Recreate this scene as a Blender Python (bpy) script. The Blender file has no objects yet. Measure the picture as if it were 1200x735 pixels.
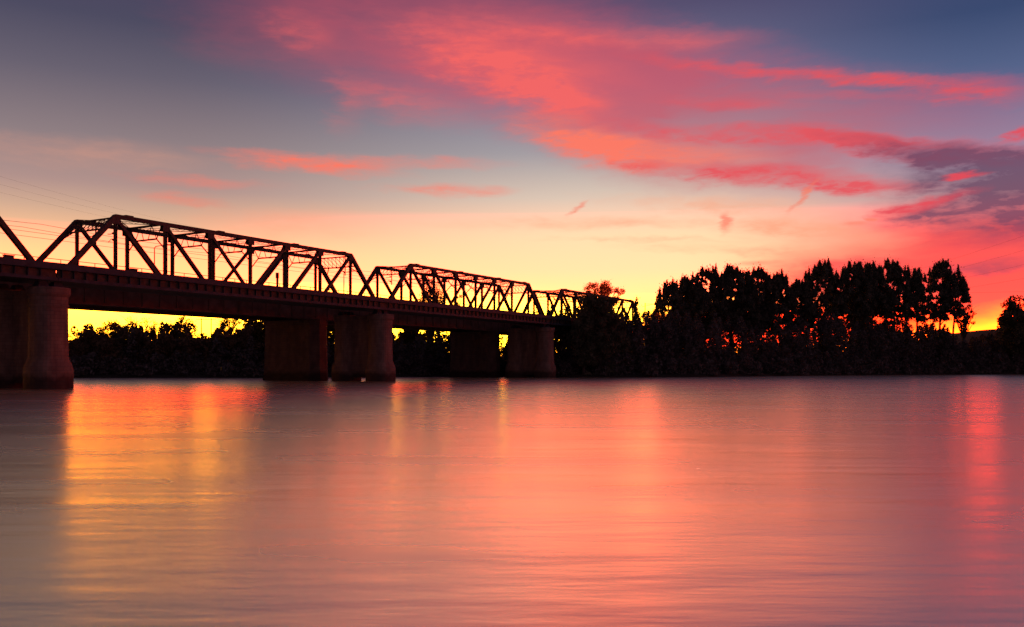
import bpy, math, random
import numpy as np
R = math.radians
F = 1040.0          # focal length in photo pixels, horizon row 430, centre column 600
HZ = 430.0
CAMZ = 2.5

# ------------------------------------------------------------------ camera
scene = bpy.context.scene
col = scene.collection
cam_d = bpy.data.cameras.new("camera")
cam = bpy.data.objects.new("camera", cam_d)
col.objects.link(cam)
cam.location = (0, 0, CAMZ)
cam.rotation_euler = (R(90), 0, 0)
cam_d.sensor_width = 36
cam_d.lens = 36 * F / 1200
cam_d.shift_y = (HZ - 367.5) / 1200
cam_d.clip_end = 20000
scene.camera = cam
scene.view_settings.view_transform = 'Standard'
scene.view_settings.look = 'None'
scene.view_settings.exposure = 0
scene.view_settings.gamma = 1
scene.view_settings.use_curve_mapping = False
scene.cycles.max_bounces = 6
scene.cycles.transparent_max_bounces = 4
scene.cycles.sample_clamp_indirect = 6

def lin(rgb, k=1.0):
    o = []
    for c in rgb:
        c = c / 255.0
        o.append(k * (c / 12.92 if c <= .04045 else ((c + .055) / 1.055) ** 2.4))
    return tuple(o) + (1,)

# ------------------------------------------------------------------ sky
world = bpy.data.worlds.new("World")
scene.world = world
world.use_nodes = True
NT = world.node_tree
NT.nodes.clear()

def nd(t, **kw):
    n = NT.nodes.new(t)
    for k, v in kw.items():
        setattr(n, k, v)
    return n
def setin(sock, v):
    if hasattr(v, 'is_output'):
        NT.links.new(v, sock)
    else:
        sock.default_value = v
def M(op, a, b=None, c=None, clamp=False):
    n = nd('ShaderNodeMath', operation=op, use_clamp=clamp)
    setin(n.inputs[0], a)
    if b is not None: setin(n.inputs[1], b)
    if c is not None: setin(n.inputs[2], c)
    return n.outputs[0]
def smooth(v, a, b, lo=0.0, hi=1.0):
    n = nd('ShaderNodeMapRange', interpolation_type='SMOOTHSTEP')
    setin(n.inputs['Value'], v)
    n.inputs['From Min'].default_value = a; n.inputs['From Max'].default_value = b
    n.inputs['To Min'].default_value = lo; n.inputs['To Max'].default_value = hi
    return n.outputs['Result']
def vec(x, y, z=0.0):
    n = nd('ShaderNodeCombineXYZ')
    setin(n.inputs[0], x); setin(n.inputs[1], y); setin(n.inputs[2], z)
    return n.outputs[0]
def noise(v, scale, detail=4, rough=.55, dist=0.0):
    n = nd('ShaderNodeTexNoise')
    setin(n.inputs['Vector'], v)
    n.inputs['Scale'].default_value = scale; n.inputs['Detail'].default_value = detail
    n.inputs['Roughness'].default_value = rough; n.inputs['Distortion'].default_value = dist
    return n.outputs['Fac']
def ramp(fac, stops):
    n = nd('ShaderNodeValToRGB')
    setin(n.inputs[0], fac)
    els = n.color_ramp.elements
    while len(els) < len(stops): els.new(.5)
    for e, (p, c) in zip(els, stops):
        e.position = p; e.color = c
    return n.outputs[0]
def mixc(fac, a, b, mode='MIX'):
    n = nd('ShaderNodeMix', data_type='RGBA', blend_type=mode)
    setin(n.inputs['Factor'], fac)
    ca = [i for i in n.inputs if i.type == 'RGBA']
    setin(ca[0], a); setin(ca[1], b)
    return [o for o in n.outputs if o.type == 'RGBA'][0]

tc = nd('ShaderNodeTexCoord')
sp = nd('ShaderNodeSeparateXYZ')
NT.links.new(tc.outputs['Generated'], sp.inputs[0])
AZ = M('ARCTAN2', sp.outputs[0], sp.outputs[1])
EL = M('ARCSINE', sp.outputs[2])
U = M('MULTIPLY_ADD', AZ, F, 600.0)              # direction in arc units, 1040 to the radian
V = M('MAXIMUM', M('MULTIPLY', EL, F), 0.0)

def uv(px, py):
    a = math.atan((px - 600) / F)
    e = math.atan((HZ - py) / F * math.cos(a))
    return 600 + F * a, F * e

def V_stops(rows):
    return [(min(v / 1000.0, 1), lin(c, k)) for v, c, k in rows]
VP = M('MULTIPLY', V, 1 / 1000.0, clamp=True)
def hdr(r, g, b): return (r, g, b, 1)
def stops(rows, k=1.0): return [(min(v * k / 1000.0, 1), c if len(c) == 4 else lin(c)) for v, c in rows]
baseL = ramp(VP, stops([(0, hdr(14, 4, .10)), (36, hdr(14, 4.6, .16)), (76, hdr(12, 4.6, .27)), (108, hdr(10, .84, .28)), (140, hdr(6.5, .68, .30)), (166, hdr(.88, .50, .29)), (185, (212, 172, 146)),
    (215, (178, 146, 140)), (270, (142, 126, 130)), (340, (104, 97, 112)), (400, (77, 75, 97)), (470, (74, 64, 92)), (620, (80, 64, 92)), (1000, (52, 50, 76))], .9))
baseM = ramp(VP, stops([(0, hdr(10, 2.0, .06)), (48, hdr(11, 7.0, .20)), (70, hdr(10, 3.4, .31)), (86, hdr(8.5, .95, .34)), (112, hdr(7, .82, .41)), (150, hdr(4.0, .75, .44)), (178, hdr(.95, .63, .45)), (195, (222, 200, 182)),
    (245, (166, 160, 165)), (320, (116, 114, 144)), (400, (84, 78, 110)), (480, (116, 80, 104)), (650, (100, 74, 100)), (1000, (50, 50, 76))]))
baseR = ramp(VP, stops([(0, hdr(28, 1.6, .03)), (44, hdr(28, 1.5, .04)), (60, hdr(24, .66, .045)), (92, hdr(8, .32, .08)), (140, hdr(2.0, .19, .14)), (200, (190, 150, 158)),
    (250, (140, 142, 170)), (320, (90, 104, 142)), (400, (58, 74, 112)), (520, (70, 66, 104)), (720, (72, 64, 100)), (1000, (48, 50, 78))], .89))
base = mixc(smooth(U, 200, 700), baseL, baseM)
base = mixc(smooth(U, 780, 1120), base, baseR)

# red afterglow low over the right-hand wood
wv = vec(M('MULTIPLY', U, 1 / 220.0), M('MULTIPLY', V, 1 / 60.0))
n1 = noise(wv, 1.0, 3)
n2 = noise(vec(M('MULTIPLY', U, 1 / 220.0), M('MULTIPLY_ADD', V, 1 / 60.0, 31.7)), 1.0, 3)
WU = M('MULTIPLY_ADD', M('SUBTRACT', n1, .5), 120.0, U)
WV = M('MULTIPLY_ADD', M('SUBTRACT', n2, .5), 26.0, V)
fine = noise(vec(M('MULTIPLY', U, 1 / 34.0), M('MULTIPLY', V, 1 / 10.0)), 1.0, 5, .62, .3)
fineb = noise(vec(M('MULTIPLY', U, 1 / 40.0), M('MULTIPLY_ADD', V, 1 / 12.0, 17.3)), 1.0, 5, .62, .3)
WU = M('MULTIPLY_ADD', M('SUBTRACT', fine, .5), 60.0, WU)
WV = M('MULTIPLY_ADD', M('SUBTRACT', fineb, .5), 16.0, WV)
WUV = vec(WU, WV)
UVn = vec(M('MULTIPLY', U, 1 / 130.0), M('MULTIPLY', WV, 1 / 24.0))
streak = noise(UVn, 1.0, 5, .58, .4)
UVn2 = vec(M('MULTIPLY', U, 1 / 330.0), M('MULTIPLY_ADD', WV, 1 / 70.0, 9.3))
broad = noise(UVn2, 1.0, 4, .55, .3)

def blob(px, py, hl, hh, ang, amp, coord=None):
    u, v = uv(px, py)
    # tilt as seen in the picture, turned into azimuth and elevation
    c_, s_ = math.cos(R(ang)), math.sin(R(ang))
    ua, va = uv(px - 12 * c_, py + 12 * s_); ub, vb = uv(px + 12 * c_, py - 12 * s_)
    ang = math.degrees(math.atan2(vb - va, ub - ua))
    mp = nd('ShaderNodeMapping', vector_type='TEXTURE')
    setin(mp.inputs['Vector'], coord or WUV)
    mp.inputs['Location'].default_value = (u, v, 0)
    mp.inputs['Rotation'].default_value = (0, 0, R(ang))
    mp.inputs['Scale'].default_value = (hl, hh, 1)
    ln = nd('ShaderNodeVectorMath', operation='LENGTH')
    NT.links.new(mp.outputs[0], ln.inputs[0])
    return smooth(ln.outputs['Value'], 1.35, 0.1, 0.0, amp)
def field(rows, coord=None):
    acc = None
    for r in rows:
        b = blob(*r, coord=coord)
        acc = b if acc is None else M('ADD', acc, b)
    return acc

def cloud(base, rows, colour, nz, gain=1.0, cap=1.0, coord=None):
    d = field(rows, coord)
    f = M('MULTIPLY', M('MULTIPLY', d, nz), gain)
    f = M('MINIMUM', f, cap)
    return mixc(f, base, colour)

nzA = smooth(streak, .25, .75, .45, 1.25)
nzB = smooth(broad, .3, .7, .55, 1.2)
nzC = M('MULTIPLY', nzA, smooth(fine, .3, .7, .6, 1.2))

# wide veils: mauve red high in the middle, red on the right
base = cloud(base, [(480, 45, 230, 74, -8, .75), (640, 70, 190, 80, -14, .5), (790, 125, 220, 74, -6, .62), (1010, 130, 240, 44, -4, .3), (860, 190, 200, 38, -4, .4)],
             lin((206, 86, 102)), nzB, cap=.75)
base = cloud(base, [(1130, 292, 160, 52, 4, .95), (1000, 318, 120, 28, 2, .75), (980, 358, 190, 26, 0, .8), (1060, 350, 190, 30, 0, .75), (1180, 330, 90, 26, 4, .75)],
             lin((238, 84, 84)), nzB, cap=.9)
base = cloud(base, [(925, 268, 120, 14, -2, .6), (860, 240, 160, 12, -3, .45), (700, 262, 190, 8, 1, .4), (900, 296, 150, 7, -2, .5), (760, 282, 120, 4, -1, .35), (330, 262, 120, 22, -3, .35), (90, 180, 150, 16, -4, .22), (980, 290, 90, 12, 2, .4)],
             lin((250, 166, 130)), nzC)
# coral lit clouds
coral = lin((250, 104, 100))
salmon = lin((255, 122, 100))
base = cloud(base, [(590, 84, 110, 30, -17, .7), (655, 116, 90, 24, -16, .7), (740, 46, 150, 14, -1, .5), (560, 30, 130, 22, 0, .3), (345, 38, 46, 22, -20, .28), (408, 122, 26, 34, 0, .16),
                    (480, 118, 90, 24, -12, .3), (600, 75, 150, 44, -14, .35)], coral, nzC, cap=.85)
base = cloud(base, [(700, 166, 92, 24, -12, 1.0), (790, 176, 110, 20, -4, .75), (365, 194, 90, 10, -4, .95), (450, 192, 130, 7, 0, .45), (520, 223, 78, 8, -2, .8), (215, 233, 56, 7, -4, .7), (235, 214, 90, 7, -4, .35),
                    (290, 178, 60, 5, -4, .35)], salmon, nzC, cap=.95)
red = lin((232, 84, 92))
base = cloud(base, [(950, 87, 200, 8, -3.5, .85), (1130, 108, 70, 14, -4, .5), (900, 158, 190, 11, -3, .9), (1060, 172, 150, 14, -6, .8), (900, 206, 140, 11, -3, .85), (1000, 216, 90, 10, -2, .7),
                    (850, 209, 28, 9, 0, .5), (760, 188, 42, 6, -2, .6), (1120, 112, 60, 8, -4, .4), (870, 120, 110, 8, -3, .4), (1000, 112, 110, 7, -2, .3)], red, nzC, cap=.92)
# purple bank at the right edge
base = cloud(base, [(1175, 222, 110, 34, -12, 1.0), (1190, 258, 110, 30, -6, .9), (1090, 176, 110, 12, -7, .6), (1150, 190, 60, 18, -10, .6), (1165, 312, 70, 8, 3, .5), (1080, 255, 70, 8, 8, .35)],
             lin((104, 70, 98)), M('MULTIPLY', nzA, smooth(fineb, .32, .68, .6, 1.25)), cap=.85)
base = cloud(base, [(850, 388, 150, 30, 0, 1.7), (1020, 380, 120, 24, 0, 1.1)], hdr(5.0, .16, .035), 1.0, cap=1.0)
base = cloud(base, [(1090, 238, 46, 8, 12, 1.1), (1122, 207, 20, 5, 2, 1.1), (1192, 157, 24, 7, 14, 1.1), (1190, 280, 120, 16, 2, .5)], lin((232, 76, 88)), nzC, cap=.9)
# isolated wisps and the short contrail
UVf = vec(M('MULTIPLY_ADD', M('SUBTRACT', fine, .5), 26.0, U), M('MULTIPLY_ADD', M('SUBTRACT', n1, .5), 8.0, V))
base = cloud(base, [(941, 231, 24, 3.2, 48, .9), (850, 262, 7, 13, 0, .9), (677, 244, 15, 3, 34, .85), (890, 308, 34, 3, 3, .5), (1003, 262, 14, 3, 4, .6), (1022, 257, 7, 2.5, 0, .8)], lin((246, 128, 104)), smooth(fineb, .3, .7, .5, 1.2), cap=.75, coord=UVf)
# dusk behind the camera
back = smooth(M('ABSOLUTE', AZ), R(45), R(105))
bramp = ramp(VP, V_stops([(0, (176, 128, 132), 1), (150, (160, 116, 128), 1), (400, (116, 92, 116), 1), (1000, (56, 54, 80), 1)]))
lightside = M('MULTIPLY_ADD', M('COSINE', M('SUBTRACT', AZ, R(120))), .42, .52)   # the sky opposite the sunrise is brighter downstream
bcol = nd('ShaderNodeVectorMath', operation='SCALE')
NT.links.new(bramp, bcol.inputs[0]); NT.links.new(lightside, bcol.inputs['Scale'])
base = mixc(back, base, bcol.outputs[0])
sky = nd('ShaderNodeTexSky', sky_type='NISHITA')
sky.sun_disc = False
SUN_EL, SUN_AZ = 1.0, 10.0
sky.sun_elevation = R(SUN_EL); sky.sun_rotation = R(SUN_AZ)
bg1 = nd('ShaderNodeBackground'); setin(bg1.inputs[0], base); bg1.inputs[1].default_value = 1.0
bg2 = nd('ShaderNodeBackground'); setin(bg2.inputs[0], sky.outputs[0]); bg2.inputs[1].default_value = 0.0006
ad = nd('ShaderNodeAddShader'); NT.links.new(bg1.outputs[0], ad.inputs[0]); NT.links.new(bg2.outputs[0], ad.inputs[1])
wo = nd('ShaderNodeOutputWorld'); NT.links.new(ad.outputs[0], wo.inputs[0])
world.cycles.sampling_method = 'MANUAL'
world.cycles.sample_map_resolution = 512

sun_d = bpy.data.lights.new("sun", 'SUN')
sun_d.energy = 0.2; sun_d.angle = R(0.5); sun_d.color = (1, .42, .16)
sun = bpy.data.objects.new("sun", sun_d); col.objects.link(sun)
# light travels along local -Z: aim from (az, el) towards the scene
from mathutils import Vector
sd = Vector((math.sin(R(SUN_AZ)) * math.cos(R(SUN_EL)), math.cos(R(SUN_AZ)) * math.cos(R(SUN_EL)), math.sin(R(SUN_EL))))
sun.rotation_euler = sd.to_track_quat('Z', 'Y').to_euler()
sun.location = (200, 800, 60)

# ------------------------------------------------------------------ materials
def material(name, colour, rough=.7, metallic=0.0, var=.35, scale=3.0, bump=0.0, stretch=(1, 1, 1), spec=.08):
    m = bpy.data.materials.new(name); m.use_nodes = True
    t = m.node_tree; b = t.nodes['Principled BSDF']
    b.inputs['Roughness'].default_value = rough; b.inputs['Metallic'].default_value = metallic
    b.inputs['Specular IOR Level'].default_value = spec
    tcx = t.nodes.new('ShaderNodeTexCoord'); mp = t.nodes.new('ShaderNodeMapping')
    mp.inputs['Scale'].default_value = stretch
    n = t.nodes.new('ShaderNodeTexNoise'); n.inputs['Scale'].default_value = scale; n.inputs['Detail'].default_value = 6
    t.links.new(tcx.outputs['Object'], mp.inputs[0]); t.links.new(mp.outputs[0], n.inputs['Vector'])
    r = t.nodes.new('ShaderNodeValToRGB')
    r.color_ramp.elements[0].position = .3; r.color_ramp.elements[1].position = .7
    r.color_ramp.elements[0].color = tuple(c * (1 - var) for c in colour) + (1,)
    r.color_ramp.elements[1].color = tuple(c * (1 + var) for c in colour) + (1,)
    t.links.new(n.outputs['Fac'], r.inputs[0]); t.links.new(r.outputs[0], b.inputs['Base Color'])
    if bump:
        bp = t.nodes.new('ShaderNodeBump'); bp.inputs['Strength'].default_value = bump; bp.inputs['Distance'].default_value = .1
        t.links.new(n.outputs['Fac'], bp.inputs['Height']); t.links.new(bp.outputs[0], b.inputs['Normal'])
    return m

def masonry(name, c1, c2, mortar):
    m = bpy.data.materials.new(name); m.use_nodes = True
    t = m.node_tree; b = t.nodes['Principled BSDF']; b.inputs['Roughness'].default_value = .85
    b.inputs['Specular IOR Level'].default_value = .2
    tcx = t.nodes.new('ShaderNodeTexCoord')
    # wrap courses round the shaft: (arc, height)
    s = t.nodes.new('ShaderNodeSeparateXYZ'); t.links.new(tcx.outputs['Object'], s.inputs[0])
    add = t.nodes.new('ShaderNodeMath'); add.operation = 'SUBTRACT'
    t.links.new(s.outputs[0], add.inputs[0]); t.links.new(s.outputs[1], add.inputs[1])
    cb = t.nodes.new('ShaderNodeCombineXYZ'); t.links.new(add.outputs[0], cb.inputs[0]); t.links.new(s.outputs[2], cb.inputs[1])
    br = t.nodes.new('ShaderNodeTexBrick'); t.links.new(cb.outputs[0], br.inputs['Vector'])
    br.inputs['Scale'].default_value = 1.0; br.inputs['Brick Width'].default_value = .9; br.inputs['Row Height'].default_value = .42
    br.inputs['Mortar Size'].default_value = .02; br.inputs['Mortar Smooth'].default_value = .3
    br.inputs['Color1'].default_value = c1 + (1,); br.inputs['Color2'].default_value = c2 + (1,); br.inputs['Mortar'].default_value = mortar + (1,)
    n = t.nodes.new('ShaderNodeTexNoise'); n.inputs['Scale'].default_value = .8; n.inputs['Detail'].default_value = 7
    mp = t.nodes.new('ShaderNodeMapping'); mp.inputs['Scale'].default_value = (1, 1, .35)
    t.links.new(tcx.outputs['Object'], mp.inputs[0]); t.links.new(mp.outputs[0], n.inputs['Vector'])
    r = t.nodes.new('ShaderNodeValToRGB'); r.color_ramp.elements[0].position = .35; r.color_ramp.elements[1].position = .7
    r.color_ramp.elements[0].color = (.58, .56, .58, 1); r.color_ramp.elements[1].color = (1.1, 1.05, 1, 1)
    t.links.new(n.outputs['Fac'], r.inputs[0])
    # tide stain with a ragged upper edge
    tz = t.nodes.new('ShaderNodeMath'); tz.operation = 'MULTIPLY_ADD'; tz.inputs[1].default_value = 2.2
    t.links.new(n.outputs['Fac'], tz.inputs[0]); tz.inputs[2].default_value = .2
    gt = t.nodes.new('ShaderNodeMath'); gt.operation = 'SUBTRACT'; t.links.new(s.outputs[2], gt.inputs[0]); t.links.new(tz.outputs[0], gt.inputs[1])
    st = t.nodes.new('ShaderNodeMapRange'); st.inputs['From Min'].default_value = -.2; st.inputs['From Max'].default_value = .5
    st.inputs['To Min'].default_value = .3; st.inputs['To Max'].default_value = 1
    t.links.new(gt.outputs[0], st.inputs[0])
    mx = t.nodes.new('ShaderNodeVectorMath'); mx.operation = 'MULTIPLY'; t.links.new(br.outputs['Color'], mx.inputs[0]); t.links.new(r.outputs[0], mx.inputs[1])
    m2 = t.nodes.new('ShaderNodeVectorMath'); m2.operation = 'SCALE'; t.links.new(mx.outputs[0], m2.inputs[0]); t.links.new(st.outputs[0], m2.inputs['Scale'])
    t.links.new(m2.outputs[0], b.inputs['Base Color'])
    bp = t.nodes.new('ShaderNodeBump'); bp.inputs['Strength'].default_value = .5; bp.inputs['Distance'].default_value = .05
    t.links.new(br.outputs['Fac'], bp.inputs['Height']); bp.invert = True
    t.links.new(bp.outputs[0], b.inputs['Normal'])
    return m

def leafmat(name, colour, trans=.3):
    m = bpy.data.materials.new(name); m.use_nodes = True
    t = m.node_tree; t.nodes.clear()
    o = t.nodes.new('ShaderNodeOutputMaterial'); d = t.nodes.new('ShaderNodeBsdfDiffuse'); tr = t.nodes.new('ShaderNodeBsdfTranslucent')
    mx = t.nodes.new('ShaderNodeMixShader'); mx.inputs[0].default_value = trans
    tcx = t.nodes.new('ShaderNodeTexCoord'); n = t.nodes.new('ShaderNodeTexNoise'); n.inputs['Scale'].default_value = .6; n.inputs['Detail'].default_value = 3
    t.links.new(tcx.outputs['Object'], n.inputs['Vector'])
    r = t.nodes.new('ShaderNodeValToRGB'); r.color_ramp.elements[0].position = .35; r.color_ramp.elements[1].position = .68
    r.color_ramp.elements[0].color = tuple(c * .6 for c in colour) + (1,); r.color_ramp.elements[1].color = tuple(c * 1.5 for c in colour) + (1,)
    t.links.new(n.outputs['Fac'], r.inputs[0])
    t.links.new(r.outputs[0], d.inputs[0]); t.links.new(r.outputs[0], tr.inputs[0])
    t.links.new(d.outputs[0], mx.inputs[1]); t.links.new(tr.outputs[0], mx.inputs[2]); t.links.new(mx.outputs[0], o.inputs[0])
    return m

def plain(name, c, rough=.6, metallic=0.0):
    return material(name, c, rough, metallic, var=.15, scale=2)

MT = {
    'steel': material('weathered_steel', (.055, .04, .036), .6, .0, .4, 2.5),
    'fascia': material('grey_painted_steel', (.034, .038, .05), .55, .0, .3, 1.2),
    'plate': material('rusty_plate_iron', (.10, .052, .042), .7, .0, .35, .8),
    'deck': material('ballast_deck', (.07, .065, .06), .9, 0, .3, 4),
    'stone': masonry('brown_pier_masonry', (.19, .125, .10), (.155, .10, .082), (.10, .075, .065)),
    'brick': masonry('dark_pier_brickwork', (.125, .08, .066), (.095, .06, .05), (.06, .048, .045)),
    'bark': material('bark', (.06, .045, .038), .9, 0, .3, 6),
    'pine': leafmat('dark_needle_foliage', (.085, .086, .066), .15),
    'leaf': leafmat('dull_leaf_foliage', (.095, .092, .062), .25),
    'glow_leaf': leafmat('backlight_tinted_foliage', (.70, .24, .07), .8),  # orange glow of backlit leaves put into the base colour
    'olive': leafmat('olive_twig_foliage', (.10, .075, .03), .45),
    'bank_leaf': leafmat('brown_bank_foliage', (.125, .088, .055), .3),
    'scrub': leafmat('bank_scrub_foliage', (.10, .092, .085), .15),
    'earth': material('bank_earth', (.040, .036, .026), .95, 0, .4, .15),
    'white': plain('white_paint', (.5, .5, .53)),
    'yellow': plain('yellow_paint', (.7, .5, .05)),
    'roof': plain('dark_roof_tiles', (.12, .07, .06), .8),
    'glass': plain('window_glass', (.05, .05, .06), .1),
    'wire': plain('wire_metal', (.05, .045, .045), .5),
    'wood': plain('weathered_pole_wood', (.09, .07, .055), .9),
}

# ------------------------------------------------------------------ mesh helpers
class MB:
    def __init__(self): self.v = []; self.f = []
    def box(self, x0, x1, y0, y1, z0, z1):
        n = len(self.v)
        self.v += [(x0, y0, z0), (x1, y0, z0), (x1, y1, z0), (x0, y1, z0), (x0, y0, z1), (x1, y0, z1), (x1, y1, z1), (x0, y1, z1)]
        self.f += [tuple(n + i for i in q) for q in ((0, 3, 2, 1), (4, 5, 6, 7), (0, 1, 5, 4), (1, 2, 6, 5), (2, 3, 7, 6), (3, 0, 4, 7))]
    def beam(self, p, q, w, h, up=(0, 0, 1)):
        p, q = Vector(p), Vector(q); d = (q - p).normalized(); up = Vector(up)
        s = d.cross(up)
        if s.length < 1e-4: s = d.cross(Vector((1, 0, 0)))
        s.normalize(); u = s.cross(d)
        n = len(self.v)
        for c in (p, q):
            for a, b in ((-1, -1), (1, -1), (1, 1), (-1, 1)):
                self.v.append(tuple(c + s * (a * w / 2) + u * (b * h / 2)))
        self.f += [tuple(n + i for i in k) for k in ((0, 1, 2, 3), (7, 6, 5, 4), (0, 4, 5, 1), (1, 5, 6, 2), (2, 6, 7, 3), (3, 7, 4, 0))]
    def tube(self, pts, radii, sides=6):
        pts = [Vector(p) for p in pts]; n0 = len(self.v); ref = None
        for i, p in enumerate(pts):
            d = (pts[min(i + 1, len(pts) - 1)] - pts[max(i - 1, 0)]).normalized()
            a = d.cross(Vector((.31, .95, .05)))
            if a.length < 1e-3: a = d.cross(Vector((1, 0, 0)))
            a.normalize(); b = d.cross(a)
            r = radii[i] if hasattr(radii, '__len__') else radii
            for k in range(sides):
                t = 2 * math.pi * k / sides
                self.v.append(tuple(p + a * (r * math.cos(t)) + b * (r * math.sin(t))))
        for i in range(len(pts) - 1):
            for k in range(sides):
                a = n0 + i * sides + k; b = n0 + i * sides + (k + 1) % sides
                self.f.append((a, b, b + sides, a + sides))
        self.f.append(tuple(n0 + k for k in range(sides))[::-1])
        self.f.append(tuple(n0 + (len(pts) - 1) * sides + k for k in range(sides)))
    def loft(self, rings):
        n0 = len(self.v); k = len(rings[0])
        for r in rings: self.v += [tuple(p) for p in r]
        for i in range(len(rings) - 1):
            for j in range(k):
                a = n0 + i * k + j; b = n0 + i * k + (j + 1) % k
                self.f.append((a, b, b + k, a + k))
        self.f.append(tuple(n0 + j for j in range(k))[::-1]); self.f.append(tuple(n0 + (len(rings) - 1) * k + j for j in range(k)))
    def build(self, name, mat, parent=None, smooth=False, bevel=0):
        me = bpy.data.meshes.new(name); me.from_pydata(self.v, [], self.f); me.update()
        me.materials.append(MT[mat] if isinstance(mat, str) else mat)
        if smooth: me.polygons.foreach_set('use_smooth', [True] * len(me.polygons))
        o = bpy.data.objects.new(name, me); col.objects.link(o)
        if parent: o.parent = parent
        if bevel:
            bv = o.modifiers.new('bevel', 'BEVEL'); bv.width = bevel; bv.segments = 2; bv.limit_method = 'ANGLE'
        return o

def tag(o, label=None, cat=None, group=None, kind=None):
    if label: o['label'] = label
    if cat: o['category'] = cat
    if group: o['group'] = group
    if kind: o['kind'] = kind
    return o
def empty(name, loc, rz=0.0):
    o = bpy.data.objects.new(name, None); col.objects.link(o); o.location = loc; o.rotation_euler = (0, 0, rz); o.empty_display_size = .5
    return o
def copy_tree(o, parent=None):
    c = o.copy(); col.objects.link(c)
    if parent: c.parent = parent
    for ch in list(o.children): copy_tree(ch, c)
    return c
def at(px, py, D):
    """the point seen at photo pixel (px, py) at depth D"""
    return Vector(((px - 600) / F * D, D, CAMZ + (HZ - py) / F * D))

# ------------------------------------------------------------------ ground, hills and water
SHORE = [(-3000, 420), (-900, 300), (-300, 228), (-150, 206), (-98, 202), (-56, 203), (-30, 218), (-12, 228), (4, 219), (14, 211), (30, 211), (45, 216), (70, 238), (100, 262), (150, 288), (220, 310), (400, 345), (1200, 470), (4000, 900)]
SX = np.array([p[0] for p in SHORE], float); SY = np.array([p[1] for p in SHORE], float)
def shore_y(x): return np.interp(x, SX, SY)
def smoothstep(a, b, x):
    t = np.clip((x - a) / (b - a), 0, 1); return t * t * (3 - 2 * t)
def ground_z(x, y):
    x = np.asarray(x, float); y = np.asarray(y, float)
    d = y - shore_y(x)
    z = -2.5 + 3.1 * smoothstep(-7, 1.5, d) + 3.2 * smoothstep(1, 22, d) + 2.6 * smoothstep(22, 110, d)
    z = z + smoothstep(5, 40, d) * (.8 * np.sin(x * .05 + y * .031) + .5 * np.sin(x * .13 - y * .09))
    hill = 64 * np.exp(-((x - 860) / 230) ** 2 - ((y - 1500) / 420) ** 2) + 20 * np.exp(-((x + 700) / 600) ** 2 - ((y - 2500) / 700) ** 2)
    z = z + hill * smoothstep(250, 700, d)
    dn = 4.0 - y      # camera side
    zn = -2.5 + 3.3 * smoothstep(-3.5, 1.0, dn) + 1.2 * smoothstep(1, 20, dn)
    return np.where(y < 30, np.maximum(zn, -2.5), z)
gx = np.concatenate([np.linspace(-4000, -420, 22)[:-1], np.linspace(-420, -130, 40)[:-1], np.linspace(-130, 260, 160), np.linspace(260, 520, 30)[1:], np.linspace(520, 4000, 40)[1:]])
gy = np.concatenate([np.linspace(-400, -10, 12)[:-1], np.linspace(-10, 10, 20)[:-1], np.linspace(10, 190, 10)[:-1], np.linspace(190, 350, 100)[:-1], np.linspace(350, 700, 30)[:-1], np.linspace(700, 2600, 40)[:-1], np.linspace(2600, 6000, 8)])
GX, GY = np.meshgrid(gx, gy)
GZ = ground_z(GX, GY)
nx, ny = len(gx), len(gy)
g = MB()
g.v = list(map(tuple, np.stack([GX.ravel(), GY.ravel(), GZ.ravel()], 1).tolist()))
g.f = [(j * nx + i, j * nx + i + 1, (j + 1) * nx + i + 1, (j + 1) * nx + i) for j in range(ny - 1) for i in range(nx - 1)]
go = g.build('ground', 'earth', smooth=True); tag(go, kind='structure')

wm = bpy.data.materials.new('river_water'); wm.use_nodes = True
t = wm.node_tree; t.nodes.clear()
o_ = t.nodes.new('ShaderNodeOutputMaterial')
gl = t.nodes.new('ShaderNodeBsdfAnisotropic') if False else t.nodes.new('ShaderNodeBsdfGlossy')
gl.distribution = 'MULTI_GGX'
gl.inputs['Color'].default_value = (1.0, .91, .67, 1)
df = t.nodes.new('ShaderNodeBsdfDiffuse'); df.inputs[0].default_value = (.06, .035, .035, 1)
ms = t.nodes.new('ShaderNodeMixShader'); ms.inputs[0].default_value = .96
t.links.new(df.outputs[0], ms.inputs[1]); t.links.new(gl.outputs[0], ms.inputs[2]); t.links.new(ms.outputs[0], o_.inputs[0])
tcx = t.nodes.new('ShaderNodeTexCoord')
def wnoise(sx, sy, scale, detail, rough=.55, rot=0.0, dist=0.0):
    mp = t.nodes.new('ShaderNodeMapping'); mp.inputs['Scale'].default_value = (sx, sy, 1); mp.inputs['Rotation'].default_value = (0, 0, R(rot))
    t.links.new(tcx.outputs['Object'], mp.inputs[0])
    n = t.nodes.new('ShaderNodeTexNoise'); n.inputs['Scale'].default_value = scale; n.inputs['Detail'].default_value = detail
    n.inputs['Roughness'].default_value = rough; n.inputs['Distortion'].default_value = dist
    t.links.new(mp.outputs[0], n.inputs['Vector']); return n.outputs['Fac']
w1 = wnoise(.35, 1.0, 1.0, 4, .6, 6)          # ripples, crests across the view
w3 = wnoise(.06, .26, 1.0, 3, .5, 3)     # long low ripples
w4 = wnoise(.28, 1.2, 1.0, 3, .5, -11)     # fine slanting ripples
w2 = wnoise(.08, .24, 1.0, 3, .5, -9)    # broad drifting swirls
def wm_math(op, a, b):
    n = t.nodes.new('ShaderNodeMath'); n.operation = op
    for s_, v_ in zip(n.inputs, (a, b)):
        if hasattr(v_, 'is_output'): t.links.new(v_, s_)
        else: s_.default_value = v_
    return n.outputs[0]
hgt = wm_math('ADD', wm_math('MULTIPLY', w1, .018), wm_math('ADD', wm_math('MULTIPLY', w2, .09), wm_math('ADD', wm_math('MULTIPLY', w3, .035), wm_math('MULTIPLY', w4, .034))))
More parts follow.
